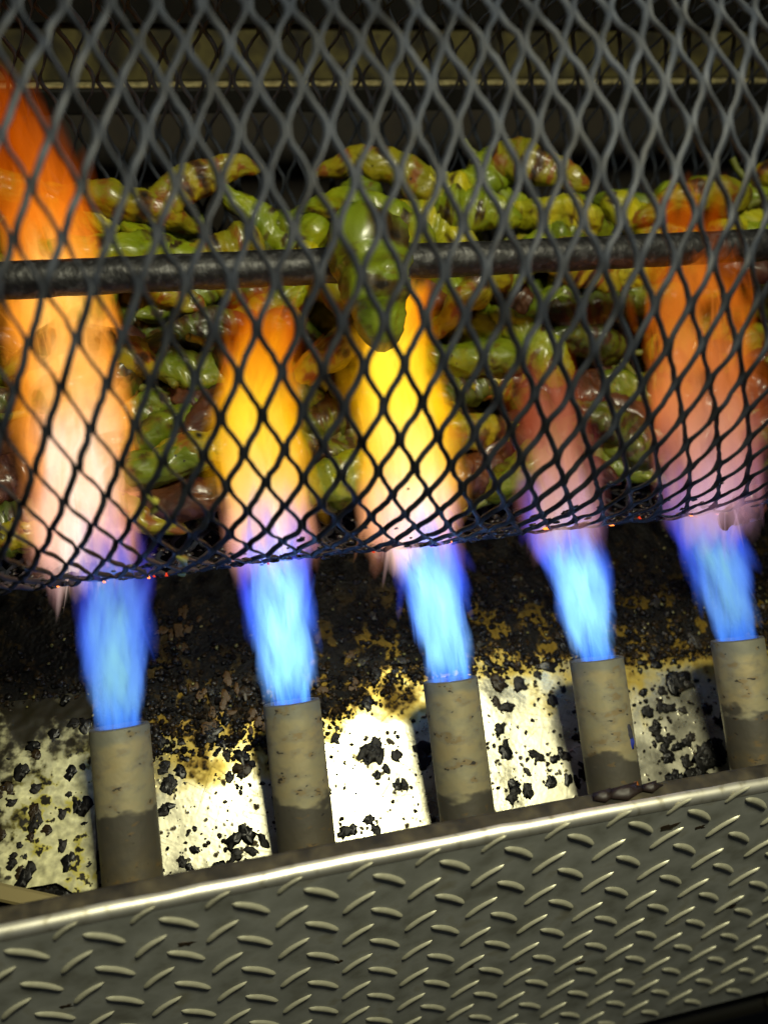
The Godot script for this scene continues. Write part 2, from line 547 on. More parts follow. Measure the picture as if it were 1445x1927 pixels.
func build_pan() -> void:
	var u0 := -0.42
	var u1 := 0.62
	var v0 := -0.06
	var v1 := 0.36
	var w := 1560
	var h := 630
	var n1 := noise_bytes(11, 0.010, w, h, 5, false)
	var n2 := noise_bytes(12, 0.045, w, h, 4, false)
	var n3 := noise_bytes(13, 0.16, w, h, 2, false)
	var n4 := noise_bytes(14, 0.02, w, h, 4, false)
	var alb := PackedByteArray()
	var orm := PackedByteArray()
	alb.resize(w * h * 3)
	orm.resize(w * h * 3)
	# brushing marks: two crossing directions of fine scratches
	var sc := PackedByteArray()
	sc.resize(w * h)
	sc.fill(0)
	var r := RandomNumberGenerator.new()
	r.seed = 5
	for k in 5200:
		var x := r.randf() * w
		var y := r.randf() * h
		var ang := r.randfn(0.55, 0.18) if r.randf() < 0.6 else r.randfn(-0.9, 0.3)
		var len := r.randf_range(14, 70)
		var br := r.randi_range(20, 95)
		for s in int(len):
			var xi := int(x + cos(ang) * s)
			var yi := int(y + sin(ang) * s)
			if xi >= 0 and yi >= 0 and xi < w and yi < h:
				sc[yi * w + xi] = mini(255, sc[yi * w + xi] + br)
	var lines: Array[float] = []
	for x in w:
		lines.append(char_line(lerpf(u0, u1, float(x) / w)))
	var steel := Color(0.62, 0.61, 0.53)
	var amber := Color(0.50, 0.41, 0.10)
	var brown := Color(0.23, 0.165, 0.045)
	var char_c := Color(0.045, 0.04, 0.033)
	for y in h:
		var v := lerpf(v1, v0, float(y) / h)
		for x in w:
			var i := y * w + x
			var a := n1[i] / 255.0 - 0.5
			var b := n2[i] / 255.0 - 0.5
			var c := n3[i] / 255.0 - 0.5
			var d := n4[i] / 255.0
			var over := v - lines[x] + a * 0.05 + b * 0.022 + c * 0.006
			var s := sc[i] / 255.0
			var col := steel * (1.0 + 0.22 * b + 0.25 * a - 0.32 * s)
			var varnish := smoothstep(-0.040, -0.004, over + (d - 0.5) * 0.03)
			col = col.lerp(amber, varnish * 0.75)
			col = col.lerp(brown, smoothstep(-0.014, 0.004, over) * 0.9)
			var burnt := smoothstep(-0.003, 0.006, over + c * 0.02)
			# islands of scorch and bare patches inside the char
			if over > 0.004:
				var bare := smoothstep(0.56, 0.66, d + b * 0.25) * (1.0 - smoothstep(0.03, 0.09, over))
				burnt *= 1.0 - 0.85 * bare
				col = col.lerp(amber.lerp(brown, 0.4), bare * 0.8)
			var fleck := smoothstep(0.80, 0.84, n2[i] / 255.0 * 0.7 + n3[i] / 255.0 * 0.42)
			burnt = maxf(burnt, fleck * 0.9)
			burnt = maxf(burnt, smoothstep(-0.21, -0.225, lerpf(u0, u1, float(x) / w)))
			col = col.lerp(char_c.lerp(Color(0.20, 0.15, 0.06), 0.6 * smoothstep(0.1, 0.3, b + c * 0.6)), burnt)
			alb[i * 3] = clampi(int(col.r * 255), 0, 255)
			alb[i * 3 + 1] = clampi(int(col.g * 255), 0, 255)
			alb[i * 3 + 2] = clampi(int(col.b * 255), 0, 255)
			orm[i * 3] = clampi(int(255 * (0.35 + 0.05 * c + 0.05 * b + burnt * (0.3 + 0.5 * c + 0.3 * b))), 0, 255)      # relief
			orm[i * 3 + 1] = clampi(int(255 * (0.34 + 0.25 * s + 0.16 * b + 0.34 * a + 0.10 * varnish + 0.16 * burnt)), 0, 255)
			orm[i * 3 + 2] = clampi(int(255 * (0.82 - 0.30 * varnish) * (1.0 - burnt)), 0, 255)
	var m := mat(Color.WHITE, 1.0, 1.0)
	m.albedo_texture = ImageTexture.create_from_image(Image.create_from_data(w, h, false, Image.FORMAT_RGB8, alb))
	var o := ImageTexture.create_from_image(Image.create_from_data(w, h, false, Image.FORMAT_RGB8, orm))
	m.roughness_texture = o
	m.roughness_texture_channel = BaseMaterial3D.TEXTURE_CHANNEL_GREEN
	m.metallic_texture = o
	m.metallic_texture_channel = BaseMaterial3D.TEXTURE_CHANNEL_BLUE
	m.metallic_specular = 0.18
	m.heightmap_enabled = true
	m.heightmap_texture = o
	m.heightmap_scale = 0.12
	var t := thing("drip_pan", "stainless steel drip pan behind the burner pipes, black with baked char along its top", "drip pan")
	var dent := noise(31, 9.0, 3)
	var p := PackedVector3Array()
	var nu := 105
	var nv := 43
	for j in nv:
		for i in nu:
			var u := lerpf(u0, u1, float(i) / (nu - 1))
			var v := lerpf(v1, v0, float(j) / (nv - 1))
			p.append(pan_at(u, v, 0.0016 * dent.get_noise_2d(u, v)))
	obj("sheet", grid(p, nu, nv), m, t)
	# char: black glossy crumbs, each its own piece where it can be picked out
	var tar: Array[StandardMaterial3D] = []
	for q in [[Color(0.03, 0.03, 0.028), 0.34], [Color(0.055, 0.05, 0.04), 0.5], [Color(0.12, 0.085, 0.03), 0.4], [Color(0.13, 0.12, 0.10), 0.4]]:
		tar.append(mat((q[0] as Color), q[1]))
		tar[-1].metallic_specular = 0.27
	var lumps: Array[ArrayMesh] = []
	var flakes: Array[ArrayMesh] = []
	for k in 8:
		lumps.append(lump(100 + k))
		flakes.append(lump(120 + k, true))
	var known := [-338,361,168,162, -177,318,81,81, 10,308,132,164, 24,225,81,102, -186,132,101,104, -445,-47,71,118, -407,-145,63,94, -543,-250,104,131, -546,-116,77,78, -336,198,72,80, -570,487,66,106, -260,233,80,56,
		-1648,-148,81,97, -1611,-177,40,75, -1444,-205,41,83, -1315,-155,82,83, -1263,-212,75,128, -1212,-146,68,84, -1566,-75,48,76, -1413,631,122,160, -1316,343,50,102, -1191,365,92,111, -1316,527,93,119, -1704,341,91,171,
		-1722,482,85,118, -1742,178,62,130, -2331,382,151,175, -2445,457,103,130, -2187,-43,100,148, -2560,83,113,111, -2623,-32,132,95, -2373,-136,132,110, 778,173,75,108, 836,-49,96,106, 583,-53,88,162, 591,389,68,92,
		1006,119,82,117, 989,-26,67,99, 1046,-60,74,82, 1126,8,90,166, 1188,110,68,125, 1133,240,91,51, 614,-217,72,80, 518,-219,79,88, 1857,360,141,113, 1739,200,85,145, 1803,140,100,85, 1733,58,92,85, 2041,-19,184,213,
		2128,-13,115,196, 1941,88,85,94, 1839,61,145,60, 1763,23,91,127, 1871,-62,91,110, 1923,-115,129,126, 1754,-182,173,142, 1982,-180,166,109, 2164,315,94,96, 2307,234,102,174, 2238,165,78,104, 1725,487,71,70,
		2019,518,206,150, 1703,342,54,86, 1876,478,71,70, 1688,111,38,51, 1028,519,77,94, 2268,-149,69,76]
	var spots: Array = []
	for k in range(0, known.size(), 4):
		var su: float = known[k + 2] * 1e-4
		var sv: float = known[k + 3] * 1e-4
		# a clump is a handful of crumbs
		var parts := maxi(1, int(round(su * sv / 0.00005)))
		for q in parts:
			var f := 0.85 if parts == 1 else 0.6
			spots.append([known[k] * 1e-4 + (0.0 if parts == 1 else rng.randf_range(-0.32, 0.32) * su), known[k + 1] * 1e-4 + (0.0 if parts == 1 else rng.randf_range(-0.32, 0.32) * sv), su * f, sv * f, rng.randi_range(0, 1)])
	while spots.size() < 292:
		var u := rng.randf_range(-0.28, 0.31)
		var v := char_line(u) + rng.randfn(0.012, 0.028)
		if rng.randf() < 0.4:
			v = rng.randf_range(-0.03, char_line(u))
		if v < -0.03 or v > 0.19:
			continue
		var s := rng.randf_range(0.003, 0.0095)
		spots.append([u, v, s, s * rng.randf_range(0.8, 1.6), [0, 0, 0, 1, 1, 2, 3][rng.randi_range(0, 6)]])
	for q in spots:
		var c := obj("char_flake", flakes[rng.randi_range(0, 7)], tar[q[4]], t)
		var a := rng.randf() * TAU
		var e1 := Vector3.RIGHT * cos(a) + PAN_G * sin(a)
		var e2 := Vector3.RIGHT * -sin(a) + PAN_G * cos(a)
		var s: float = (q[2] + q[3]) * 0.5
		var k := rng.randf_range(0.75, 1.0)
		c.transform = Transform3D(Basis(e1 * s * k, PAN_N * minf(s * 0.28, 0.003), -e2 * s / k), pan_at(q[0], q[1], 0.0006))
	# the crust too fine to pick apart
	var st := SurfaceTool.new()
	st.begin(Mesh.PRIMITIVE_TRIANGLES)
	var count := 0
	while count < 11000:
		var u := rng.randf_range(-0.36, 0.52)
		var cl := char_line(u)
		var v := cl + absf(rng.randfn(0.0, 0.055)) - 0.012 if rng.randf() < 0.82 else rng.randf_range(-0.04, cl)
		if v > 0.3:
			continue
		count += 1
		var s := (0.0009 + 0.0042 * pow(rng.randf(), 2.5)) * (1.0 if v > cl - 0.008 else 0.6)
		var a := rng.randf() * TAU
		var e1 := Vector3.RIGHT * cos(a) + PAN_G * sin(a)
		var e2 := Vector3.RIGHT * -sin(a) + PAN_G * cos(a)
		st.append_from(lumps[rng.randi_range(0, 7)], 0, Transform3D(Basis(e1 * s * 1.2, PAN_N * s * rng.randf_range(0.4, 0.9), -e2 * s), pan_at(u, v, 0.0004)))
	var crust_mat := mat(Color.WHITE, 0.42)
	crust_mat.metallic_specular = 0.33
	var crust := obj("char_crust", st.commit(), tri(crust_mat, ramp_tex(15, 0.03, 256, [[0.0, Color(0.02, 0.02, 0.02)], [0.6, Color(0.07, 0.06, 0.045)], [0.8, Color(0.20, 0.14, 0.04)], [1.0, Color(0.30, 0.27, 0.20)]]), 18.0), t)
	crust.set_meta("kind", "stuff")
	var specks := SurfaceTool.new()
	specks.begin(Mesh.PRIMITIVE_TRIANGLES)
	for k in 210:
		var u := rng.randf_range(-0.29, 0.34)
		var v := char_line(u) + rng.randfn(0.03, 0.035)
		if v < -0.035 or v > 0.2:
			continue
		var s := rng.randf_range(0.0009, 0.0024)
		specks.append_from(lumps[k % 8], 0, Transform3D(Basis(Vector3.RIGHT * s, PAN_N * s * 0.6, -PAN_G * s * rng.randf_range(0.7, 1.3)), pan_at(u, v, 0.0022)))
	var sp := obj("seed_specks", specks.commit(), tri(mat(Color.WHITE, 0.45), ramp_tex(17, 0.05, 128, [[0.0, Color(0.22, 0.19, 0.08)], [0.6, Color(0.42, 0.40, 0.20)], [1.0, Color(0.62, 0.62, 0.42)]]), 40.0), t)
	sp.set_meta("kind", "stuff")
	# amber drips of burnt juice, and pale seeds stuck in the char
	var juice := mat(Color(0.22, 0.145, 0.02), 0.5)
	juice.metallic_specular = 0.3
	for q in [[-0.1263, 0.0887, 0.012, 0.022], [-0.135, 0.072, 0.016, 0.014], [-0.112, 0.066, 0.014, 0.016], [-0.099, 0.062, 0.012, 0.020], [-0.146, 0.094, 0.010, 0.012], [-0.158, 0.14, 0.016, 0.020], [-0.148, 0.155, 0.012, 0.014], [-0.036, 0.095, 0.010, 0.020], [-0.06, 0.088, 0.012, 0.012]]:
		for k in 5:
			var c := obj("juice_drip", flakes[rng.randi_range(0, 7)], juice, t)
			c.transform = Transform3D(Basis(Vector3.RIGHT * q[2] * rng.randf_range(0.2, 0.55), PAN_N * 0.0010, -PAN_G * q[3] * rng.randf_range(0.2, 0.55)), pan_at(q[0] + rng.randf_range(-0.6, 0.6) * q[2], q[1] + rng.randf_range(-0.6, 0.6) * q[3], 0.0009))
	# a bent flap of the same steel at the left end
	var fl := thing("splash_flap", "pale spattered steel flap left of the leftmost burner pipe", "flap")
	var fw := 384
	var fh := 384
	var f1 := noise_bytes(51, 0.014, fw, fh, 5, false)
	var f2 := noise_bytes(52, 0.05, fw, fh, 4, false)
	var fd := PackedByteArray()
	fd.resize(fw * fh * 3)
	for y in fh:
		for x in fw:
			var i := y * fw + x
			var a := f1[i] / 255.0 - 0.5
			var b := f2[i] / 255.0 - 0.5
			var uu := lerpf(-0.36, -0.2165, float(x) / fw)
			var vv := lerpf(0.105, -0.032, float(y) / fh)
			var col := Color(0.66, 0.65, 0.50) * (1.0 + 0.5 * b)
			col = col.lerp(Color(0.58, 0.54, 0.16), smoothstep(0.05, 0.25, a + b * 0.5) * 0.7)
			var burnt := smoothstep(-0.02, 0.02, vv - 0.074 - (uu + 0.22) * 0.3 + a * 0.07 + b * 0.04)
			burnt = maxf(burnt, smoothstep(0.2, 0.28, a * 0.7 + b * 0.9))
			burnt = maxf(burnt, smoothstep(-0.010, 0.012, -0.272 - uu + a * 0.05 + b * 0.03) * 0.8)
			col = col.lerp(Color(0.07, 0.06, 0.035), burnt * 0.95)
			fd[i * 3] = clampi(int(col.r * 255), 0, 255)
			fd[i * 3 + 1] = clampi(int(col.g * 255), 0, 255)
			fd[i * 3 + 2] = clampi(int(col.b * 255), 0, 255)
	var fm := mat(Color.WHITE, 0.6, 0.05)
	fm.metallic_specular = 0.25
	fm.albedo_texture = ImageTexture.create_from_image(Image.create_from_data(fw, fh, false, Image.FORMAT_RGB8, fd))
	var bump := noise(41, 70.0, 3)
	p = PackedVector3Array()
	nu = 61
	nv = 61
	for j in nv:
		for i in nu:
			var fu := float(i) / (nu - 1)
			var fv := float(j) / (nv - 1)
			var u := lerpf(-0.36, -0.2165, fu)
			var low := lerpf(-0.014, -0.031, clampf((u + 0.240) / 0.021, 0, 1))
			if u > -0.219:
				low = lerpf(-0.031, -0.022, clampf((u + 0.219) / 0.0025, 0, 1))
			var v := lerpf(0.105, low, fv)
			p.append(pan_at(u, v, 0.0055 + 0.0018 * bump.get_noise_2d(u, v) - 0.005 * smoothstep(0.085, 0.105, v)))
	var sheet := grid(p, nu, nv)
	# the picture on the sheet follows the place on it, not the bent outline
	var arr := sheet.surface_get_arrays(0)
	var fuv: PackedVector2Array = arr[Mesh.ARRAY_TEX_UV]
	for q in p.size():
		fuv[q] = Vector2((p[q].x + 0.36) / 0.1435, 1.0 - ((p[q] - PAN_O).dot(PAN_G) + 0.032) / 0.137)
	obj("sheet", surf(p, arr[Mesh.ARRAY_NORMAL], fuv, arr[Mesh.ARRAY_INDEX]), fm, fl)
	for k in 46:
		var u := rng.randf_range(-0.285, -0.219)
		var v := rng.randf_range(-0.01, 0.10)
		if v < -0.01 - 0.8 * maxf(0.0, u + 0.24) * 0.9:
			continue
		var s := rng.randf_range(0.003, 0.009)
		var c := obj("char_flake", flakes[rng.randi_range(0, 7)], tar[rng.randi_range(0, 2)], fl)
		c.transform = Transform3D(Basis(Vector3.RIGHT * s, PAN_N * s * 0.3, -PAN_G * s * rng.randf_range(0.7, 1.6)), pan_at(u, v, 0.0058))
	obj("flap_edge", box_at(pan_at(-0.262, -0.018, 0.006), Vector3(0.085, 0.003, 0.010), (Vector3.RIGHT * 0.93 - PAN_G * 0.36).normalized(), PAN_N, (PAN_G * 0.93 + Vector3.RIGHT * 0.36).normalized()), mat(Color(0.42, 0.38, 0.24), 0.5, 0.5), fl)

func pipe_tex(sd: int, band: float) -> ImageTexture:
	var w := 256
	var h := 512
	var a := noise_bytes(sd, 0.010, w, h, 4)
	var b := noise_bytes(sd + 1, 0.022, w, h, 4)
	var c := noise_bytes(sd + 2, 0.07, w, h, 2)
	var d := PackedByteArray()
	d.resize(w * h * 3)
	for y in h:
		for x in w:
			var i := y * w + x
			var t := float(y) / h
			var n := a[i] / 255.0
			var col := Color(0.50, 0.49, 0.40).lerp(Color(0.55, 0.50, 0.36), n)
			col = col.lerp(Color(0.36, 0.36, 0.35), smoothstep(0.4, 0.8, b[i] / 255.0) * 0.4)
			col = col.lerp(Color(0.43, 0.43, 0.38), 1.0 - smoothstep(0.03, 0.08, t + (n - 0.5) * 0.06))
			var low := smoothstep(band - 0.012, band + 0.014, t + (n - 0.5) * 0.12)
			col = col.lerp(Color(0.235, 0.225, 0.20).lerp(Color(0.33, 0.29, 0.20), smoothstep(0.05, 0.3, t - band) * b[i] / 255.0), low * 0.9)
			col = col.lerp(Color(0.45, 0.33, 0.14), smoothstep(0.70, 0.84, b[i] / 255.0) * 0.35)
			col = col.lerp(Color(0.13, 0.125, 0.12), 0.85 * smoothstep(0.76, 0.83, c[i] / 255.0 * 0.55 + b[i] / 255.0 * 0.48))
			d[i * 3] = col.r8
			d[i * 3 + 1] = col.g8
			d[i * 3 + 2] = col.b8
	return ImageTexture.create_from_image(Image.create_from_data(w, h, false, Image.FORMAT_RGB8, d))

const PIPE_L := 0.128
const BURNER_X := [-0.1925, -0.088, 0.0155, 0.1175, 0.2225]
const WHICH := ["leftmost", "second from the left", "middle", "second from the right", "rightmost"]

func build_burners() -> void:
	var looks := ["olive grey steel burner pipe beside the spattered flap", "grey steel burner pipe with a dark lower half", "straight burner pipe with scattered dark spots", "burner pipe with rusty scabs and blue heat marks", "pale topped burner pipe cut by the picture's right edge"]
	var bands := [0.37, 0.46, 0.55, 0.5, 0.36]
	for k in 5:
		var top: Vector3 = TIP + Vector3(BURNER_X[k], 0, 0)
		var t := thing("burner_pipe", "%s, %s of five" % [looks[k], WHICH[k]], "burner pipe", top - PIPE_DIR * PIPE_L, "burner pipes in a row under the drum")
		var m := mat(Color.WHITE, 0.62, 0.35)
		m.albedo_texture = pipe_tex(500 + k * 7, bands[k])
		m.heightmap_enabled = true
		m.heightmap_texture = grey_tex(520 + k, 0.03, 256, 0.2, 0.8)
		m.heightmap_scale = 0.05
		# outside, lip, inside, as one lathed wall; t = 0 at the mouth
		var sides := 40
		var s1 := Vector3.RIGHT
		var s2 := s1.cross(PIPE_DIR)
		var p := PackedVector3Array()
		var out: Array = []
		for q in 25:
			out.append([(PIPE_L - 0.0006) * (1.0 - q / 24.0), 0.0178])
		for q in out:
			for i in sides + 1:
				var a := TAU * (i % sides) / sides
				p.append(PIPE_DIR * q[0] + (s1 * cos(a) + s2 * sin(a)) * q[1])
		obj("tube", grid(p, sides + 1, out.size(), true, true), m, t)
		p = PackedVector3Array()
		var rim := [[PIPE_L - 0.0006, 0.0178], [PIPE_L, 0.0172], [PIPE_L, 0.0150], [PIPE_L - 0.0006, 0.0145], [PIPE_L - 0.01, 0.0144], [PIPE_L - 0.04, 0.0144], [PIPE_L - 0.08, 0.0144]]
		for q in rim:
			for i in sides + 1:
				var a := TAU * (i % sides) / sides
				p.append(PIPE_DIR * q[0] + (s1 * cos(a) + s2 * sin(a)) * q[1])
		obj("mouth", grid(p, sides + 1, rim.size(), true, false), mat(Color(0.36, 0.35, 0.31), 0.55, 0.5), t)
		if k == 3:
			for q in [[-0.085, 0.7, 0.006, Color(0.50, 0.27, 0.05)], [-0.092, 0.55, 0.007, Color(0.30, 0.22, 0.12)], [-0.048, 0.85, 0.008, Color(0.16, 0.16, 0.2)], [-0.055, 0.95, 0.006, Color(0.10, 0.16, 0.5)]]:
				var a: float = q[1]
				var nn: Vector3 = (s1 * sin(a * 0.6) - s2 * cos(a * 0.6)).normalized()
				if nn.z < 0:
					nn = (s1 * sin(a * 0.6) + s2 * cos(a * 0.6)).normalized()
				var c := obj("rust_scab", lump(140 + int(q[1] * 10)), mat(q[3], 0.5), t)
				c.transform = Transform3D(Basis(s1 * q[2] * 0.7, nn * 0.0022, -PIPE_DIR * q[2] * 1.5), PIPE_DIR * (PIPE_L + q[0]) + nn * 0.0178)

func apron_at(u: float, v: float, h: float) -> Vector3:
	var nn := APRON_E.cross(APRON_D)
	if nn.z < 0:
		nn = -nn
	return APRON_O + APRON_D * u + APRON_E * v + nn * h

func rim_v(u: float) -> float:
	return -0.0585 + 0.0065 * pow(clampf((u + 0.06) / 0.30, 0.0, 1.3), 2.0)

func build_apron() -> void:
	var nn := APRON_E.cross(APRON_D)
	if nn.z < 0:
		nn = -nn
	var t := thing("tread_plate_apron", "grey aluminium tread plate apron with a bright rolled top edge in front of the burners", "tread plate")
	var alu := tri(mat(Color.WHITE, 0.5, 0.25), ramp_tex(21, 0.012, 512, [[0.0, Color(0.44, 0.44, 0.40)], [0.35, Color(0.57, 0.58, 0.55)], [0.7, Color(0.64, 0.65, 0.625)], [1.0, Color(0.54, 0.53, 0.46)]]), 4.0)
	alu.roughness_texture = grey_tex(22, 0.03, 256, 0.75, 1.0)
	alu.roughness = 0.55
	alu.heightmap_enabled = true
	alu.heightmap_texture = grey_tex(23, 0.15, 256, 0.35, 0.65, 3)
	alu.heightmap_scale = 0.012
	var p := PackedVector3Array()
	var us: Array[float] = []
	for i in 61:
		us.append(-0.36 + 1.02 * i / 60.0)
	# sheet, from the rolled edge down to its foot, then back under
	var rows := 12
	for j in rows:
		for u in us:
			p.append(apron_at(u, lerpf(rim_v(u) + 0.0035, 0.282, float(j) / (rows - 1)), 0.0))
	obj("sheet", grid(p, 61, rows), alu, t)
	p = PackedVector3Array()
	for j in 3:
		for u in us:
			p.append(apron_at(u, 0.2822, -0.020 * j / 2.0))
	obj("foot_return", grid(p, 61, 3), alu, t)
	# rolled top edge: a quarter round, polished bright, then a dull lip that runs back to the pipes
	p = PackedVector3Array()
	var dent := noise(24, 60.0, 2)
	for j in 8:
		var a := PI * 0.58 * j / 7.0
		for u in us:
			var r := 0.0055 + 0.0005 * dent.get_noise_1d(u)
			p.append(apron_at(u, rim_v(u) + 0.0037 - sin(a) * r, 0.0002 - r + cos(a) * r))
	var bright := tri(mat(Color.WHITE, 0.42, 0.95), ramp_tex(25, 0.03, 256, [[0.0, Color(0.60, 0.57, 0.46)], [0.35, Color(0.90, 0.89, 0.82)], [1.0, Color(0.96, 0.95, 0.9)]]), 9.0)
	obj("rolled_edge", grid(p, 61, 8, false, true), bright, t)
	p = PackedVector3Array()
	for j in 6:
		for u in us:
			var d: float = [0.0, 0.005, 0.010, 0.0125, 0.014, 0.014][j]
			var dn: float = [0.0, 0.0006, 0.0012, 0.0024, 0.006, 0.05][j]
			p.append(apron_at(u, rim_v(u) - 0.0003 + dn, -0.0052 - d))
	obj("lip", grid(p, 61, 6, false, true), tri(mat(Color.WHITE, 0.75, 0.3), ramp_tex(26, 0.03, 256, [[0.0, Color(0.07, 0.06, 0.04)], [0.5, Color(0.22, 0.20, 0.15)], [1.0, Color(0.36, 0.33, 0.24)]]), 7.0), t)
	# raised tread lugs, alternating left and right; those in view each a piece of its own
	var lugs: Array[ArrayMesh] = []
	for s in 2:
		p = PackedVector3Array()
		for j in 7:
			for i in 13:
				var f := float(i) / 12.0 * 2.0 - 1.0
				var hw := (0.0029 if s == 0 else 0.0022) * pow(maxf(0.0, 1.0 - f * f), 0.45) + 0.0001
				var y := float(j) / 6.0 * 2.0 - 1.0
				var lift := 0.0018 * pow(maxf(0.0, 1.0 - pow(absf(y), 2.2)), 0.8) * pow(maxf(0.0, 1.0 - pow(absf(f), 6.0)), 0.7)
				var q := Vector3(f * 0.0136, y * hw * (1.0 - 0.22 * f) - 0.0019 * f * f, lift - 0.0002)
				p.append(q)
		lugs.append(grid(p, 13, 7, false, true))
	var lug_mat := tri(mat(Color.WHITE, 0.42, 0.45), ramp_tex(27, 0.03, 256, [[0.0, Color(0.68, 0.675, 0.58)], [1.0, Color(0.82, 0.815, 0.73)]]), 9.0)
	var rest := SurfaceTool.new()
	rest.begin(Mesh.PRIMITIVE_TRIANGLES)
	var down := APRON_E
	for j in range(-1, 9):
		for i in range(-8, 17):
			for s in 2:
				var u := (i + 0.5 * s) * 0.03928
				var v := (j - 1 + 0.5 * s) * 0.03772
				if u < -0.35 or u > 0.64 or v > 0.272 or v < rim_v(u) - 0.004:
					continue
				# "\" lugs fall to the right, "/" lugs rise to the right
				var along := (APRON_D * 0.76 + down * (0.65 if s == 0 else -0.70)).normalized()
				var across := nn.cross(along)
				var tr := Transform3D(Basis(along, across, nn), apron_at(u, v, 0.0))
				if v < rim_v(u) + 0.012:
					tr.basis = tr.basis.scaled(Vector3.ONE)
					tr = Transform3D(Basis(along * 0.72, across * 0.9, nn * 0.6), apron_at(u, v + 0.004, 0.0))
				var left := -0.235 + 0.03 * v / 0.28 - 0.08 * maxf(0.0, v) / 0.28
				var right := 0.25 + 0.4 * maxf(0.0, v + 0.05)
				if u > left - 0.03 and u < right + 0.02:
					var o := obj("tread_lug", lugs[s], lug_mat, t)
					o.transform = tr
				else:
					rest.append_from(lugs[s], 0, tr)
	var o := obj("far_tread_lugs", rest.commit(), lug_mat, t)
	o.set_meta("kind", "stuff")
	# scorched lumps on the lip
	var scorch := mat(Color(0.10, 0.055, 0.035), 0.55)
	for q in [[0.150, 0.022, 0.010], [0.135, 0.014, 0.008], [0.166, 0.012, 0.007]]:
		var c := obj("char_flake", lump(160), scorch, t)
		c.transform = Transform3D(Basis(APRON_D * q[1], Vector3.UP * 0.008, Vector3.BACK * q[2]), apron_at(q[0], rim_v(q[0]) - 0.001, -0.014))
	var grease := mat(Color(0.16, 0.12, 0.06), 0.5)
	for q in [[-0.118, -0.012, 0.006], [0.176, -0.030, 0.007], [0.20, -0.022, 0.004], [0.148, 0.135, 0.005], [0.06, 0.10, 0.004], [-0.03, 0.05, 0.0035], [0.26, 0.10, 0.005], [0.10, 0.02, 0.003], [-0.19, 0.03, 0.004], [0.215, 0.215, 0.007], [0.02, 0.19, 0.004]]:
		var c := obj("grease_spot", lump(170 + int(q[2] * 2000.0), true), grease, t)
		c.transform = Transform3D(Basis(APRON_D * q[2] * 1.5, nn * 0.0007, APRON_E * q[2]), apron_at(q[0], q[1], 0.0))
	# what shows below the foot of the apron: a dark pipe rail on the cart's frame
	var rl := thing("cart_rail", "dark greasy pipe rail below the foot of the tread plate", "rail")
	var path := PackedVector3Array()
	var rad := PackedFloat32Array()
	for k in 13:
		path.append(Vector3(-0.2 + k * 0.1, -0.5745, 0.338) )
		rad.append(0.011)
	obj("pipe", tube(path, rad, 20), mat(Color(0.09, 0.085, 0.06), 0.42, 0.3), rl)
	for x in [0.325, 0.05, 0.6]:
		obj("bolt_head", tube(PackedVector3Array([Vector3(x, -0.566, 0.343), Vector3(x, -0.5585, 0.349)]), PackedFloat32Array([0.006, 0.0052]), 6), mat(Color(0.30, 0.29, 0.24), 0.35, 0.8), rl)

func build_drum() -> void:
	var t := thing("roasting_drum", "sooty expanded metal roasting drum with a black axle running through it", "roasting drum")
	var m := tri(mat(Color.WHITE, 0.62, 0.25), ramp_tex(31, 0.02, 512, [[0.0, Color(0.02, 0.02, 0.02)], [0.3, Color(0.075, 0.085, 0.105)], [0.65, Color(0.155, 0.18, 0.23)], [1.0, Color(0.085, 0.09, 0.095)]]), 3.0)
	obj("expanded_mesh", expanded_metal(), m, t)
	var soot := tri(mat(Color.WHITE, 0.5, 0.1), ramp_tex(32, 0.03, 512, [[0.0, Color(0.03, 0.03, 0.03)], [0.55, Color(0.10, 0.10, 0.105)], [0.8, Color(0.22, 0.22, 0.23)], [1.0, Color(0.07, 0.07, 0.07)]]), 7.0)
	soot.heightmap_enabled = true
	soot.heightmap_texture = grey_tex(33, 0.06, 256, 0.1, 0.9)
	soot.heightmap_scale = 0.12
	var nz := noise(34, 60.0, 3)
	var p := PackedVector3Array()
	var nu := 27
	var nv := 120
	for j in nv:
		for i in nu:
			var x := lerpf(DRUM_L - 0.05, DRUM_E + 0.05, float(j) / (nv - 1))
			var a := TAU * (i % (nu - 1)) / (nu - 1)
			var r := 0.0112 + 0.0011 * nz.get_noise_3d(x, cos(a) * 0.012, sin(a) * 0.012)
			p.append(Vector3(x, sin(a) * r, cos(a) * r))
	obj("axle", grid(p, nu, nv, true), soot, t)
	for x in [DRUM_L - 0.004, DRUM_E - 0.01]:
		var tor := TorusMesh.new()
		tor.inner_radius = DRUM_R - 0.006
		tor.outer_radius = DRUM_R + 0.006
		tor.rings = 72
		tor.ring_segments = 10
		var o := obj("end_hoop", tor, soot, t)
		o.position = Vector3(x, 0, 0)
		o.rotation.z = PI / 2
	# burnt skins caught along the underside of the mesh
	var st := SurfaceTool.new()
	st.begin(Mesh.PRIMITIVE_TRIANGLES)
	for k in 1500:
		var a := rng.randfn(-0.98, 0.30)
		var out := Vector3(0, sin(a), cos(a))
		var x := rng.randf_range(-0.32, 0.5)
		var s := rng.randf_range(0.0012, 0.0052)
		var e := Vector3(rng.randf_range(-1, 1), 0, 0) + out.cross(Vector3.RIGHT) * rng.randf_range(-1, 1)
		e = e.normalized()
		st.append_from(lump(100 + k % 8), 0, Transform3D(Basis(e * s * 1.4, out * s * 0.7, e.cross(out) * s), Vector3(x, 0, 0) + out * (DRUM_R + rng.randf_range(-0.003, 0.002))))
	var c := obj("burnt_skins", st.commit(), tri(mat(Color.WHITE, 0.4), ramp_tex(35, 0.03, 256, [[0.0, Color(0.03, 0.025, 0.025)], [0.7, Color(0.09, 0.07, 0.06)], [1.0, Color(0.22, 0.17, 0.07)]]), 14.0), t)
	c.set_meta("kind", "stuff")

var chile_mats: Array[StandardMaterial3D] = []

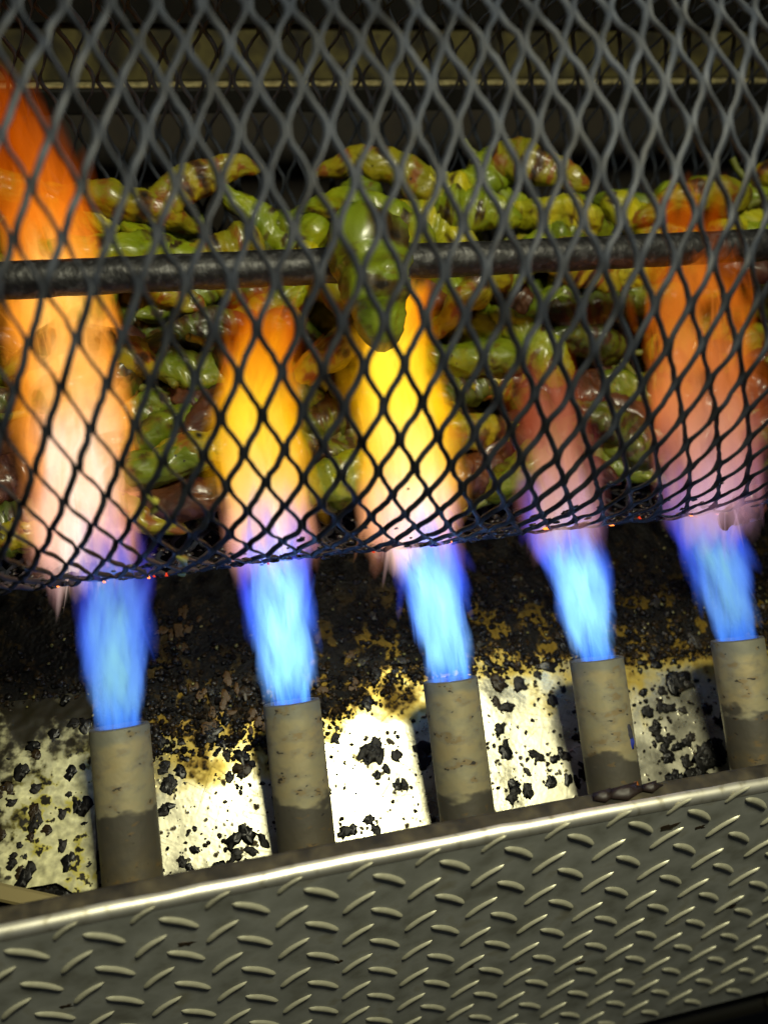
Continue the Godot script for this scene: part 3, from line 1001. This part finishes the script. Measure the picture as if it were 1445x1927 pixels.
func build_chiles() -> void:
	var kinds := [
		[Color(0.33, 0.40, 0.03), Color(0.53, 0.56, 0.05), Color(0.42, 0.26, 0.04), 0.76, 0.2],
		[Color(0.23, 0.30, 0.03), Color(0.42, 0.46, 0.05), Color(0.28, 0.18, 0.05), 0.68, 0.4],
		[Color(0.46, 0.48, 0.04), Color(0.66, 0.62, 0.08), Color(0.52, 0.32, 0.05), 0.72, 0.15],
		[Color(0.40, 0.40, 0.04), Color(0.56, 0.50, 0.06), Color(0.42, 0.21, 0.05), 0.48, 0.4],
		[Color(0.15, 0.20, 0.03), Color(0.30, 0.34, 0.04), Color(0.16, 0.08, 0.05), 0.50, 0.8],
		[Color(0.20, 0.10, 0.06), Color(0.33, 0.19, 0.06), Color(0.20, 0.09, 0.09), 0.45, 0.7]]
	for k in kinds.size():
		var q: Array = kinds[k]
		var m := mat(Color.WHITE, 0.4)
		m.albedo_texture = chile_tex(600 + k * 11, q[0], q[1], q[2], q[3], q[4])
		m.metallic_specular = 0.42
		m.clearcoat_enabled = true
		m.clearcoat = 0.3
		m.clearcoat_roughness = 0.22
		m.heightmap_enabled = true
		m.heightmap_texture = grey_tex(640 + k, 0.03, 256, 0.1, 0.9)
		m.heightmap_scale = 0.11
		m.roughness = 0.75
		m.roughness_texture = grey_tex(660 + k, 0.02, 256, 0.4, 1.0)
		chile_mats.append(m)
	var words := ["yellow green", "blistered green", "pale yellow", "blotched orange", "blackened green", "charred brown"]
	var stem_mat := mat(Color(0.34, 0.36, 0.10), 0.6)
	var protos: Array = []
	for k in 7:
		var len: float = [0.086, 0.10, 0.077, 0.107, 0.09, 0.072, 0.095][k]
		var rad: float = [0.0165, 0.0148, 0.018, 0.0148, 0.0165, 0.0185, 0.0145][k]
		protos.append([chile_mesh(k + 1, len, rad, [0.1, 0.35, -0.1, 0.5, 0.2, 0.05, -0.35][k]), len])
	var stem := tube(PackedVector3Array([Vector3(0, 0, 0), Vector3(0.006, 0.001, 0), Vector3(0.014, 0.004, 0.002), Vector3(0.021, 0.010, 0.003)]), PackedFloat32Array([0.0062, 0.0032, 0.0026, 0.0031]), 9)
	var first := {}
	var hn := Vector3(0, 0.83, 0.56)
	var placed: Array[Vector3] = []
	for layer in 3:
		var ds: float = [0.0335, 0.036, 0.042][layer]
		var dx: float = [0.047, 0.056, 0.07][layer]
		var s := 0.008
		var row := 0
		while s < 0.30:
			var x := -0.37 + (0.5 * dx if row % 2 else 0.0)
			while x < 0.53:
				var px := x + rng.randf_range(-0.014, 0.014)
				var k := clampf((px + 0.25) / 0.5, 0.0, 1.0)
				var low := Vector3(0, -0.150, 0.066)
				var top := Vector3(0, -0.020, -0.158).lerp(Vector3(0, -0.016, -0.126), k)
				var d := top - low
				var at := low + d.normalized() * (s + rng.randf_range(-0.008, 0.008)) + hn * (-0.026 * layer - 0.004 + rng.randf_range(-0.006, 0.008))
				x += dx
				if s > d.length() + 0.004:
					continue
				var rr := sqrt(at.y * at.y + at.z * at.z)
				if rr > DRUM_R - 0.020:
					at *= (DRUM_R - 0.020) / rr
				at.x = px
				var sag := 0.012 * sin(px * 21.0) + 0.008 * sin(px * 47.0 + 1.0)
				at += d.normalized() * sag * clampf(s / 0.28, 0.0, 1.0)
				var near := false
				for o in placed:
					if o.distance_to(at) < 0.022:
						near = true
						break
				if near:
					continue
				placed.append(at)
				var ang := rng.randf_range(-0.9, 0.9) + (PI if rng.randf() < 0.5 else 0.0)
				if rng.randf() < 0.3:
					ang = rng.randf() * TAU
				if s / d.length() > 0.72:
					ang = rng.randf_range(-0.75, 0.75) + (PI if rng.randf() < 0.5 else 0.0)
				var g2 := d.normalized()
				var l := (Vector3.RIGHT * cos(ang) + g2 * sin(ang) + hn * rng.randf_range(-0.28, 0.28)).normalized()
				var y2 := (hn - l * hn.dot(l)).normalized()
				y2 = y2.rotated(l, rng.randf_range(-0.8, 0.8))
				var z2 := l.cross(y2)
				var proto := rng.randi_range(0, 6)
				var kind: int = ([0, 0, 0, 1, 1, 2, 2, 2, 3, 4][rng.randi_range(0, 9)] if s > 0.17 else [0, 1, 3, 4, 5][rng.randi_range(0, 4)]) if s > 0.10 else [1, 3, 5, 4, 5][rng.randi_range(0, 4)]  # low in the heap, darker charred kinds also stand in for its shade
				# keep both ends inside the mesh
				var half: float = protos[proto][1] * 0.5
				for it in 4:
					for e in [-half, half]:
						var q: Vector3 = at + l * e
						var r2 := sqrt(q.y * q.y + q.z * q.z)
						if r2 > DRUM_R - 0.014:
							at -= Vector3(0, q.y, q.z) / r2 * (r2 - DRUM_R + 0.014) * 0.7
				var label := chile_label(words[kind], at, s / d.length(), layer, half * 2.0, l)
				var key := str(proto)
				var t: Node3D
				if first.has(key):
					t = (first[key] as Node3D).duplicate()
					t.name = numbered("chile_pepper", self)
					add_child(t)
				else:
					t = thing("chile_pepper", label, "chile")
					obj("flesh", protos[proto][0], chile_mats[0], t)
					if proto in [1, 3, 4]:
						var so := obj("stem", stem, stem_mat, t)
						so.position = Vector3(protos[proto][1] * 0.485, 0, 0)
					first[key] = t
				tag(t, label, "chile", "roasted chiles heaped in the drum")
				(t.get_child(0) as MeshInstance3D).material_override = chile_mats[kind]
				t.transform = Transform3D(Basis(l, y2, z2), at)
			s += ds
			row += 1
	# one long chile is caught over the axle, another pokes out through the mesh at the right
	var hang := thing("chile_pepper_on_axle", "big dark speckled green chile draped over the black axle", "chile", Vector3(-0.0150, 0, 0))
	var path := PackedVector3Array([Vector3(0.007, -0.031, 0.055), Vector3(0.004, -0.015, 0.048), Vector3(0.001, 0.004, 0.036), Vector3(0.0, 0.022, 0.016), Vector3(0.0, 0.022, -0.008)])
	var hang_mat: StandardMaterial3D = chile_mats[1].duplicate()
	hang_mat.albedo_texture = chile_tex(777, Color(0.27, 0.34, 0.03), Color(0.44, 0.48, 0.05), Color(0.30, 0.19, 0.04), 0.70, 0.35)
	obj("flesh", chile_mesh(23, 0.1, 0.0265, 0.0, path, 1.0), hang_mat, hang)
	var poke := thing("chile_tip", "purplish burnt chile end poking out under the mesh at the far right", "chile", Vector3(0.2235, -0.113, 0.1505))
	var burnt := mat(Color(0.30, 0.16, 0.14), 0.4)
	obj("flesh", chile_mesh(31, 0.04, 0.011, 0.2), burnt, poke)
	poke.basis = Basis(Vector3(0, 0, 1), 0.25) * Basis(Vector3(0, 1, 0), 0.5)

func chile_label(look: String, at: Vector3, s: float, layer: int, length: float, dir: Vector3) -> String:
	var lie := "level" if absf(dir.x) > 0.86 else ("upright" if absf(dir.x) < 0.5 else "slanting")
	var along := ""
	if at.x < -0.25: along = "at the drum's left end"
	elif at.x < -0.17: along = "behind the tall peach flame"
	elif at.x < -0.125: along = "between peach and first yellow flames"
	elif at.x < -0.05: along = "behind the first yellow flame"
	elif at.x < -0.02: along = "between the two yellow flames"
	elif at.x < 0.05: along = "behind the brightest yellow flame"
	elif at.x < 0.085: along = "right of the brightest yellow flame"
	elif at.x < 0.135: along = "behind the small pink flame"
	elif at.x < 0.17: along = "between the two pink flames"
	elif at.x < 0.26: along = "behind the wide pink flame"
	else: along = "at the drum's right end"
	var high := ""
	if s < 0.18: high = "low in heap"
	elif s < 0.42: high = "in lower heap"
	elif s < 0.62: high = "just under the axle"
	elif s < 0.82: high = "just above the axle"
	else: high = "along the heap's top"
	var size := "long " if length > 0.094 else ("stubby " if length < 0.078 else "")
	if layer > 0:
		high += ", buried"
	return "%s%s %s chile %s, %s" % [size, lie, look, high, along]

func build_flames() -> void:
	var edge := Color(0.25, 0.26, 0.80)
	var names := ["broken pale blue flame", "bright cyan blue flame with a dark heart", "tall steady cyan blue flame", "slanting bright blue flame", "faint spreading blue flame"]
	var core_power := [0.78, 1.0, 1.0, 0.95, 0.75]
	for k in 5:
		var base: Vector3 = TIP + Vector3(BURNER_X[k], 0, 0)
		var f: float = core_power[k]
		var c1 := Color(0.24, 0.52, 0.96)
		var c2 := Color(0.66, 0.98, 1.0) * f
		var c3 := Color(0.44, 0.68, 1.0) * f
		var c4 := Color(0.46, 0.42, 0.92) * f
		var lean: float = [0.004, -0.001, -0.006, -0.010, -0.012][k]
		var st := [
			[base - PIPE_DIR * 0.004, 0.0145, c1, Color(0.14, 0.34, 0.92), 0.9],
			[base + PIPE_DIR * 0.022 + Vector3(lean * 0.1, 0, 0), 0.0165, c2, Color(0.12, 0.26, 0.90), 1.0],
			[base + PIPE_DIR * 0.052 + Vector3(lean * 0.4, 0, 0), 0.0200, c2, Color(0.20, 0.34, 0.90), 1.0],
			[base + PIPE_DIR * 0.084 + Vector3(lean, 0, 0), 0.0235, c3, edge, 0.9],
			[base + PIPE_DIR * 0.105 + Vector3(lean * 1.3, 0, 0), 0.0265, c4, Color(0.26, 0.18, 0.62), 0.35],
			[base + PIPE_DIR * 0.126 + Vector3(lean * 1.6, 0, 0), 0.0245, c4, Color(0.26, 0.18, 0.62), 0.0]]
		var t := thing("burner_flame", "%s on the %s burner pipe" % [names[k], WHICH[k]], "flame", Vector3.ZERO, "blue flames on the burner pipes")
		obj("flame_body", flame_mesh(900 + k, st, 520, 0.0056, 0.25, [0.30, 0.10, 0.08, 0.14, 0.20][k], 3.4, [0.25, 0.7, 0.8, 0.5, 0.4][k]), flame_mat([1.6, 2.7, 2.5, 2.4, 1.6][k]), t)
		flame_light(t, "flame_glow", base + PIPE_DIR * 0.05, Color(0.45, 0.62, 1.0), 0.0011, 0.012)
	# the same gas burning on among the chiles, inside the drum
	var pink := Color(1.0, 0.86, 0.80)
	var white := Color(1.0, 0.93, 0.86)
	var peach := Color(1.0, 0.77, 0.47)
	var orange := Color(1.0, 0.60, 0.16)
	var deep := Color(0.80, 0.38, 0.06)
	var red := Color(0.50, 0.18, 0.03)
	var yellow := Color(1.0, 0.86, 0.24)
	var gold := Color(0.96, 0.68, 0.08)
	var tongues := [
		["tall peach flame", [
			[Vector3(-0.210, -0.155, 0.108), 0.032, pink, Color(0.55, 0.30, 0.50), 0.0], [Vector3(-0.209, -0.142, 0.088), 0.036, white, Color(1.0, 0.66, 0.52), 1.0],
			[Vector3(-0.207, -0.114, 0.044), 0.037, white, orange, 1.0], [Vector3(-0.206, -0.084, -0.006), 0.039, peach, orange, 1.0], [Vector3(-0.211, -0.051, -0.060), 0.037, Color(1.0, 0.78, 0.40), orange, 1.0],
			[Vector3(-0.216, -0.016, -0.100), 0.036, Color(0.92, 0.50, 0.12), deep, 0.75], [Vector3(-0.222, 0.014, -0.128), 0.032, Color(0.72, 0.34, 0.06), red, 0.5], [Vector3(-0.228, 0.044, -0.142), 0.026, Color(0.6, 0.26, 0.04), red, 0.3], [Vector3(-0.230, 0.075, -0.138), 0.016, red, red, 0.0]], 1.6, 0.0035, orange, 1000],
		["first yellow flame", [
			[Vector3(-0.089, -0.148, 0.118), 0.026, pink, Color(0.5, 0.3, 0.5), 0.0], [Vector3(-0.089, -0.132, 0.104), 0.032, white, Color(0.95, 0.62, 0.48), 1.0],
			[Vector3(-0.089, -0.111, 0.073), 0.030, Color(1.0, 0.86, 0.50), gold, 1.0], [Vector3(-0.090, -0.092, 0.043), 0.027, yellow, gold, 0.95], [Vector3(-0.085, -0.072, 0.015), 0.026, gold, deep, 0.6],
			[Vector3(-0.074, -0.055, -0.012), 0.028, deep, red, 0.5], [Vector3(-0.066, -0.040, -0.034), 0.022, deep, red, 0.0]], 1.6, 0.0026, Color(1.0, 0.62, 0.15), 560],
		["brightest yellow flame", [
			[Vector3(0.001, -0.140, 0.130), 0.028, pink, Color(0.5, 0.3, 0.5), 0.0], [Vector3(0.003, -0.124, 0.118), 0.034, white, Color(1.0, 0.66, 0.46), 1.0],
			[Vector3(0.007, -0.101, 0.086), 0.033, Color(1.0, 0.90, 0.52), gold, 1.0], [Vector3(0.006, -0.077, 0.051), 0.030, yellow, gold, 1.0], [Vector3(0.006, -0.057, 0.020), 0.021, yellow, gold, 0.9],
			[Vector3(0.016, -0.044, 0.000), 0.015, gold, deep, 0.6], [Vector3(0.026, -0.032, -0.014), 0.008, gold, deep, 0.0]], 1.9, 0.0030, Color(1.0, 0.66, 0.15), 560],
		["small pink flame", [
			[Vector3(0.101, -0.126, 0.146), 0.026, pink, Color(0.4, 0.3, 0.6), 0.1], [Vector3(0.102, -0.112, 0.136), 0.030, pink, Color(0.75, 0.48, 0.48), 0.65],
			[Vector3(0.103, -0.094, 0.108), 0.030, Color(0.85, 0.58, 0.44), Color(0.45, 0.2, 0.2), 0.5], [Vector3(0.106, -0.074, 0.078), 0.028, Color(0.68, 0.40, 0.30), red, 0.4], [Vector3(0.104, -0.052, 0.041), 0.018, Color(0.6, 0.3, 0.2), red, 0.0]], 1.1, 0.0012, Color(1.0, 0.6, 0.3), 210],
		["wide pink flame", [
			[Vector3(0.198, -0.114, 0.160), 0.036, Color(0.86, 0.74, 0.95), Color(0.35, 0.3, 0.7), 0.1], [Vector3(0.201, -0.100, 0.148), 0.040, Color(0.95, 0.76, 0.78), Color(0.55, 0.35, 0.55), 0.5],
			[Vector3(0.204, -0.081, 0.119), 0.042, Color(0.92, 0.64, 0.50), Color(0.55, 0.28, 0.25), 0.5], [Vector3(0.208, -0.058, 0.080), 0.044, Color(0.90, 0.55, 0.32), deep, 0.42], [Vector3(0.218, -0.036, 0.036), 0.042, Color(0.9, 0.52, 0.18), deep, 0.36],
			[Vector3(0.236, -0.012, -0.030), 0.034, deep, red, 0.3], [Vector3(0.250, 0.010, -0.075), 0.026, deep, red, 0.0]], 1.1, 0.0022, Color(1.0, 0.58, 0.25), 470]]
	for k in tongues.size():
		var q: Array = tongues[k]
		var t := thing("drum_flame", "%s inside the drum above the %s burner" % [q[0], WHICH[k]], "flame", Vector3.ZERO, "flames inside the drum")
		obj("flame_body", flame_mesh(950 + k, q[1], int(q[5] * 1.15), 0.0088, 0.26, 0.26, 3.0), flame_mat(q[2]), t)
		var mid: Vector3 = q[1][q[1].size() / 2][0]
		flame_light(t, "flame_glow", mid, q[4], q[3] * 0.8, 0.02)

func build_small_things() -> void:
	var hot := mat(Color(0.05, 0.02, 0.01), 0.8)
	hot.emission_enabled = true
	hot.emission = Color(1.0, 0.52, 0.20)
	hot.emission_energy_multiplier = 3.0
	var dull := mat(Color(0.05, 0.02, 0.01), 0.8)
	dull.emission_enabled = true
	dull.emission = Color(0.9, 0.22, 0.06)
	dull.emission_energy_multiplier = 1.0
	var ball := lump(180)
	for k in 30:
		var near: float = BURNER_X[k % 5] + rng.randfn(0.0, 0.032)
		var a := rng.randfn(-0.72, 0.10)
		var up := k >= 26
		if up:
			a = [1.9, 2.2, 2.3, 2.0][k - 26]
			near = [-0.08, 0.02, 0.14, 0.30][k - 26]
		var e := obj("ember", ball, dull if k % 4 == 1 else hot)
		tag(e, ["bright", "dull", "tiny", "long"][k % 4] + " orange ember " + ("on the far side of the drum mesh" if up else "in the mesh %s the %s burner flame" % ["over" if absf(near - float(BURNER_X[k % 5])) < 0.012 else ("just left of" if near < float(BURNER_X[k % 5]) else "just right of"), WHICH[k % 5]]), "ember", "glowing embers on the mesh")
		var s: float = [0.0028, 0.0024, 0.0013, 0.0020][k % 4] * rng.randf_range(0.85, 1.15)
		e.transform = Transform3D(Basis(Vector3.RIGHT * s * (2.4 if k % 4 == 3 else rng.randf_range(0.8, 1.3)), Vector3.UP * s, Vector3.BACK * s), Vector3(near, sin(a) * DRUM_R, cos(a) * DRUM_R) * Vector3(1, 1.006, 1.006))
	var seed_mat := mat(Color(0.58, 0.58, 0.24), 0.5)
	var spots := [[Vector3(-0.146, -0.078, 0.171), 0.0085, "pale curled chile seed on the mesh right of the tall peach flame"], [Vector3(-0.155, -0.020, 0.184), 0.0075, "thin green chile shred on the mesh below the axle at left"], [Vector3(0.018, 0.178, 0.050), 0.0055, "pale curled chile seed high on the mesh at the picture's top edge"],
		[Vector3(-0.148, -0.116, 0.147), 0.0065, "small pale seed low on the mesh right of the tall peach flame"], [Vector3(0.150, 0.178, 0.050), 0.005, "small green shred on the mesh at the top right"]]
	for q in spots:
		var at: Vector3 = q[0]
		var dir := Vector3(0, at.y, at.z).normalized()
		var o := dir.cross(Vector3.RIGHT)
		var s: float = q[1]
		var e := obj("chile_seed", tube(PackedVector3Array([at - o * s, at - o * s * 0.4 + Vector3(s * 0.35, 0, 0), at + o * s * 0.3 + Vector3(s * 0.4, 0, 0), at + o * s]), PackedFloat32Array([s * 0.1, s * 0.27, s * 0.3, s * 0.1]), 9), seed_mat)
		tag(e, q[2], "chile seed")
